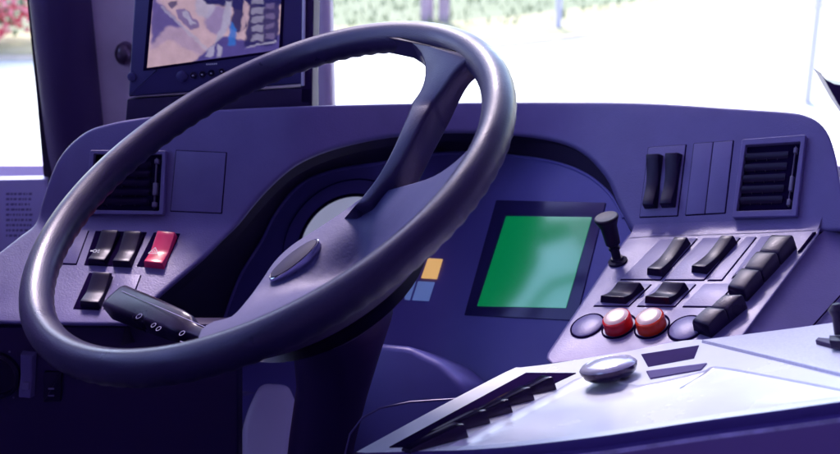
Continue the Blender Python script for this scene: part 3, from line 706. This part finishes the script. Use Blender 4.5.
# dark bulkhead behind it all
mb = MB(); mb.box(at(-60, 470, 1.42)-Vector((.1, 0, .3)), (1.3, 0, 0), (0, .03, 0), (0, 0, .52)); tag(mb.build('bulkhead', M['dark']), 'dark lower bulkhead panel under the dashboard behind the steering column', 'bulkhead')

# ------------------------------------------------------------------ monitor standing on the dash
mon = thing('monitor', 'video monitor with a dark casing and camera picture, standing on the dash by the pillar', 'monitor', at(218, 112, 1.36))
PM = Plane(at(210, 60, 1.345), nrm(7, -5)); mb = MB()
plate(mb, PM, [(138, -60), (306, -66), (304, 84), (128, 97)], -.020, 0, .0025, .003); case = mb.build('casing', M['mon'], mon, smooth=50)
mb = MB(); plate(mb, PM, [(303, -66), (315, -66), (312, 104), (300, 104)], -.045, -.004, .002, .002); mb.build('side_rail', M['dark'], mon)
mb = MB(); plate(mb, PM, [(303, -66), (306, -66), (304, 86), (301, 86)], -.004, .0004, .0004, 0); mb.build('trim_strip', mat('pale trim strip', (.62, .56, .75), .3), mon)
mb = MB(); plate(mb, PM, [(127, 99), (312, 87), (312, 120), (125, 122)], -.05, -.004, .002, .002); mb.build('foot_bracket', M['dark'], mon)
mb = MB(); scr_q = [(158, -58), (284, -60), (279, 50), (147, 68)]
plate(mb, PM, [(154, -60), (287, -62), (282, 52), (143, 71)], 0, .0012, .0005, .001); bz = mb.build('screen_bezel', M['seam'], mon)
PAL = [(.56, .38, .47), (.08, .06, .26), (.016, .014, .10), (.44, .40, .58), (.03, .16, .60), (.27, .20, .42)]
blob = lambda cx_, cy, rx, ry, a=0, n=14: [(cx_+rx*math.cos(t_)*math.cos(rad(a))-ry*math.sin(t_)*math.sin(rad(a)), cy+rx*math.cos(t_)*math.sin(rad(a))+ry*math.sin(t_)*math.cos(rad(a))) for t_ in [2*math.pi*k/n for k in range(n)]]
PIC = [([(158, -2), (206, 52), (200, 56), (170, 40), (150, 50), (154, -60)], 5, 4, .5), ([(157, 2), (163, 6), (184, 28), (168, 26), (152, 44), (150, -58)], 1, 3, .9),
 ([(207, 50), (222, 36), (262, 44), (290, 28), (290, 90), (186, 90), (194, 62)], 1, 2, 1), (blob(218, 20, 13, 15, 20), 5, 3, .9), (blob(205, 6, 10, 12), 3, 3, .8),
 ([(196, -60), (290, -60), (284, 4), (262, 8), (252, 4), (240, 10), (226, 6), (206, 4), (196, -8)], 2, 2, 1), ([(226, 2), (232, 2), (230, 24), (222, 38), (214, 44), (220, 30)], 3, 1.6, .9),
 ([(234, 4), (244, 6), (247, 26), (238, 34), (230, 28)], 2, 2, .95), ([(231, 22), (237, 30), (235, 46), (228, 46), (229, 34)], 4, 2, .9), ([(244, 0), (248, 4), (246, 24), (240, 34), (242, 18)], 0, 1.2, .8),
 ([(250, 2), (280, 0), (278, 40), (272, 46), (244, 46), (248, 22)], 2, 2, .95)] + [([(252, y), (264, y-1), (263, y+6), (251, y+6)], 3, 1.4, .55) for y in (-2, 8, 17, 26, 35)] + \
 [([(266, y), (275, y-1), (274, y+5), (265, y+5)], 5, 1.4, .45) for y in (4, 14, 24, 34)] + [([(210, 47), (216, 44), (213, 56), (205, 58)], 3, 1.2, .8), ([(218, 45), (222, 46), (221, 56), (217, 57)], 3, 1.2, .9),
 ([(176, 10), (184, 8), (198, 22), (200, 28), (190, 30), (180, 20)], 1, 1.6, .75), ([(181, 12), (186, 11), (196, 24), (191, 26)], 3, 1, .8), ([(168, 4), (176, 1), (178, 4), (171, 8)], 2, 1, .8),
 ([(207, 52), (160, 8), (162, 6), (209, 49)], 3, 1, .6), ([(276, 40), (246, 47), (246, 48.5), (277, 42)], 3, .8, .7)]
def pic(x, y):
    c = list(PAL[0]); j = .07*(noise.noise(Vector((x*.13, y*.13, 3)))+.5*noise.noise(Vector((x*.5, y*.5, 7))))
    c = [v*(1+2*j) for v in c]; xx, yy = x+1.6*noise.noise(Vector((x*.2, y*.2, 1))), y+1.6*noise.noise(Vector((x*.2, y*.2, 9)))
    for poly, ci, soft, al in PIC:
        if xx < min(p[0] for p in poly)-soft or xx > max(p[0] for p in poly)+soft or yy < min(p[1] for p in poly)-soft or yy > max(p[1] for p in poly)+soft: continue
        d = 1e9; ins = False
        for i in range(len(poly)):
            (ax1, ay1), (bx1, by1) = poly[i-1], poly[i]
            if (ay1 > yy) != (by1 > yy) and xx < (bx1-ax1)*(yy-ay1)/(by1-ay1)+ax1: ins = not ins
            ex, ey = bx1-ax1, by1-ay1; t_ = max(0, min(1, ((xx-ax1)*ex+(yy-ay1)*ey)/max(1e-9, ex*ex+ey*ey))); d = min(d, math.hypot(xx-ax1-ex*t_, yy-ay1-ey*t_))
        k_ = sm(-soft*.6, soft*.6, d if ins else -d)*al; tgt = PAL[ci]
        c = [a_*(1-k_)+b_*k_*(1+j*2) for a_, b_ in zip(c, tgt)]
    return c
NXs, NYs = 110, 100; me = bpy.data.meshes.new('screen'); off = root_of(bz); vv = []; cc2 = []
sq_ = [Vector(p) for p in scr_q]
for j in range(NYs+1):
    for i in range(NXs+1):
        p = sq_[0].lerp(sq_[1], i/NXs).lerp(sq_[3].lerp(sq_[2], i/NXs), j/NYs); vv.append(PM.hit(p.x, p.y, .0016)-off); cc2.append(pic(p.x, p.y))
me.from_pydata(vv, [], [(j*(NXs+1)+i, j*(NXs+1)+i+1, (j+1)*(NXs+1)+i+1, (j+1)*(NXs+1)+i) for j in range(NYs) for i in range(NXs)])
ca = me.color_attributes.new('picture', 'FLOAT_COLOR', 'POINT')
for i, c_ in enumerate(cc2): ca.data[i].color = (*c_, 1)
sm_ = bpy.data.materials.new('monitor picture'); sm_.use_nodes = True; t = sm_.node_tree; b = t.nodes['Principled BSDF']
vc = t.nodes.new('ShaderNodeVertexColor'); vc.layer_name = 'picture'; t.links.new(vc.outputs[0], b.inputs['Emission Color'])
b.inputs['Base Color'].default_value = (.03, .02, .05, 1); b.inputs['Roughness'].default_value = .2; b.inputs['Emission Strength'].default_value = .16
me.materials.append(sm_); so_ = bpy.data.objects.new('screen', me); C.objects.link(so_); so_.parent = bz
for i, (x, y, r) in enumerate(((182, 76.5, .0066), (193.5, 75.5, .0040), (202.5, 74.5, .0040), (211.5, 73.3, .0040), (222, 71.5, .0035), (132, 77, .0055))):
    c = PM.uv(x, y); mb = MB(); lathe(mb, PM.P(c), PM.n, [(r, 0), (r, .0012), (r*.85, .002), (r*.3, .0022)], 24); o = mb.build('monitor_button', M['mon' if i in (0, 5) else 'black'], case)
    if 0 < i < 5:
        mb = MB(); line_mark(mb, PM, c+Vector((-.001, 0)), c+Vector((.001, 0)), .0014, .0026); mb.build('button_mark', M['mark'], o)
mb = MB()
for k in range(6): line_mark(mb, PM, PM.uv(206.3+k*1.9, 64.5-k*.12), PM.uv(207.7+k*1.9, 64.4-k*.12), .0016, .0006)
mb.build('maker_lettering', M['mark'], case, weld=False)

# ------------------------------------------------------------------ side tray console in the foreground
p1, p2, p3 = at(550, 362, 1.0), at(702, 340, .955), at(356, 452, .84)
tn = (p2-p1).cross(p3-p1).normalized(); tn = tn if tn.z > 0 else -tn
PT = Plane(p1, tn, p2-p1)
tray = thing('side_tray', 'pale silver driver side tray with black keys, silver knob and purple front', 'tray', p3-Vector((0, 0, .25)))
front = [(356, 453), (420, 451), (470, 449.5), (520, 445.5), (600, 436), (700, 421), (780, 410), (850, 400), (900, 393)]
outer = [(356, 452), (431, 411), (507, 371.3), (520, 367.5), (552, 363.5), (620, 352.5), (702, 339.5), (770, 356), (850, 375.5), (905, 388), (905, 392)]
inn_lip = [(448, 446), (475, 432), (520, 408), (556, 390), (578, 378), (600, 376), (630, 384), (652, 383), (706, 370), (716, 366), (780, 377), (850, 391), (850, 396)]
lipf = [(780, 405.5), (700, 416.5), (600, 431.5), (520, 441), (480, 445)]
floor_ = [(462, 446), (488, 435), (530, 414), (562, 397), (582, 387), (602, 386), (632, 394), (654, 393), (704, 384), (720, 384), (762, 401), (800, 401), (800, 402)]
# top rim as a ring between the outer edge and the lip, then sloping walls to the floor
O_ = count([Vector(p) for p in resample(outer, 6)], 120) + count([Vector(p) for p in resample(front[::-1], 6)], 60)[1:-1]
I_ = count([Vector(p) for p in resample(inn_lip, 6)], 120) + count([Vector(p) for p in resample([(850, 396)]+lipf+[(448, 446)], 6)], 60)[1:-1]
F2 = count([Vector(p) for p in resample(floor_, 6)], 120) + count([Vector(p) for p in resample([(800, 402), (780, 404), (700, 415), (600, 430), (520, 440), (482, 444), (462, 446)], 6)], 60)[1:-1]
mb = MB(); fl = [PT.uv(p.x, p.y, -.004) for p in F2]
mb.loops([[PT.hit(p.x, p.y, 0) for p in O_], [PT.hit(p.x, p.y, 0) for p in I_], [PT.hit(p.x, p.y, 0)-PT.n*.0015 for p in inset(I_, .6)], [PT.P(p, -.004) for p in fl]])
for_fill = [Vector((p.x, p.y)) for p in fl]
vs_, es_, fs_, *_r = delaunay_2d_cdt(for_fill, [(i, (i+1) % len(fl)) for i in range(len(fl))], [], 1, 1e-6)
ids = [mb.vert(PT.P(p, -.004)) for p in vs_]
for f_ in fs_: mb.face([ids[i] for i in f_])
shell = mb.build('tray_shell', M['tray'], tray, smooth=35)
# apron below the rim: dark strip, thin lip, purple wall
fr_ = count([Vector(p) for p in resample(front, 6)], 80); top = [PT.hit(p.x, p.y) for p in fr_]
dn = Vector((0, .0, -1)); fw = Vector((-.1, -1, 0)).normalized()
mb = MB(); mb.loops([top, [p+dn*.002+fw*.001 for p in top], [p+dn*.0085+fw*.001 for p in top], [p+dn*.009+fw*.006 for p in top], [p+dn*.0125+fw*.0065 for p in top], [p+dn*.22-fw*.01 for p in top]], closed=False, mis=[1, 1, 1, 2, 0])
mb.build('apron', [M['edge'], M['edge_dark'], mat('worn pale lip', (.42, .30, .62), .4, var=.3, vscale=60)], tray, smooth=50)
le = [PT.hit(p[0], p[1]) for p in outer[:7]]
mb = MB(); mb.loops([le, [p+Vector((-.001, .001, -.003)) for p in le], [p+Vector((.03, .02, -.25)) for p in le]], closed=False); mb.build('tray_back', M['dark'], tray)
# speckled ledge to the right of the tray
PE = Plane(PT.hit(702, 340), PT.n, PT.u)
mb = MB(); sheet(mb, [Vector(p) for p in [(704, 339.5), (738, 335.5), (800, 327.5), (910, 312), (910, 389), (850, 374), (770, 354.8)]], lambda x, y: PE.hit(x, y, .003), 14, .8, (0, 0, -.03)); ledge = mb.build('ledge', M['speck'], tray)
mb = MB(); plate(mb, PE, [(815, 339.5), (818, 337), (870, 341), (870, 349), (843, 347)], .003, .007, .001, .001); br_ = mb.build('lever_bracket', M['dark'], ledge)
mb = MB(); plate(mb, PE, [(829, 335), (860, 335), (860, 342), (829, 340)], .006, .012, .001, .001)
lathe(mb, PE.hit(842, 333, .012), PE.n, [(.006, 0), (.005, .014), (.007, .02), (.003, .024)], 20); mb.build('lever', M['black'], br_)
# recess with keys
mb = MB(); plate(mb, PT, [(389, 446.6), (526, 372.4), (576, 372.6), (560, 380), (420, 446)], -.0065, .0008, .0002, .0005); kr = mb.build('key_recess', M['seam'], tray)
for i, (ex, ey) in enumerate(((553, 377), (531, 387.5), (509, 399.5), (486.5, 410), (464.5, 424))):
    mb = MB(); k_ = 1+.09*i
    q = [(ex-1, ey-1.5), (ex+.5, ey+7*k_), (ex-46*k_, ey+20.5*k_), (ex-42*k_, ey+15.5*k_)]
    tlq, trq, brq, blq = q[3], q[0], q[1], q[2]
    cap(mb, PT, [(ex-11, ey-3), (ex, ey-1), (ex-40*k_, ey+19*k_), (ex-47*k_, ey+17.5*k_)], 0, lambda t_: .0025+.0095*t_**.9, .0016, n=10, at_h=(.0025, .012), flare=.0003)
    mb.build('tray_key', M['gloss'], kr)
# chrome knob and coin slot
kb = PT.hit(611, 379, 0); mb = MB()
lathe(mb, kb, PT.n, [(.0125, 0), (.0185, .002), (.0228, .005), (.0246, .009), (.0250, .0115)], 40, u=PT.u, sy=.95); kn = mb.build('knob', M['gloss'], tray)
mb = MB(); lathe(mb, kb+PT.n*.0115, PT.n, [(.0248, -.001), (.0245, .001), (.022, .0035), (.0185, .0045), (.0175, .0040), (.012, .0058), (.004, .0068)], 40, u=PT.u, sy=.95); mb.build('knob_cap', mat('polished grey knob', (.55, .50, .72), .2, metal=.3), kn)
mb = MB(); plate(mb, PT, [(641, 354), (699, 345), (694, 358), (648, 366.5)], -.003, .0005, .0002, .0004); sl = mb.build('coin_slot', mat('dark violet recess', (.030, .014, .09), .8, spec=.05), tray)
mb = MB(); plate(mb, PT, [(646, 370.5), (707, 362.5), (701, 369), (650, 378)], -.003, .0012, .0006, .0006); mb.build('slot_ledge', mat('grey violet ledge', (.09, .06, .20), .6, spec=.1), sl)
# specks and scuffs on the tray
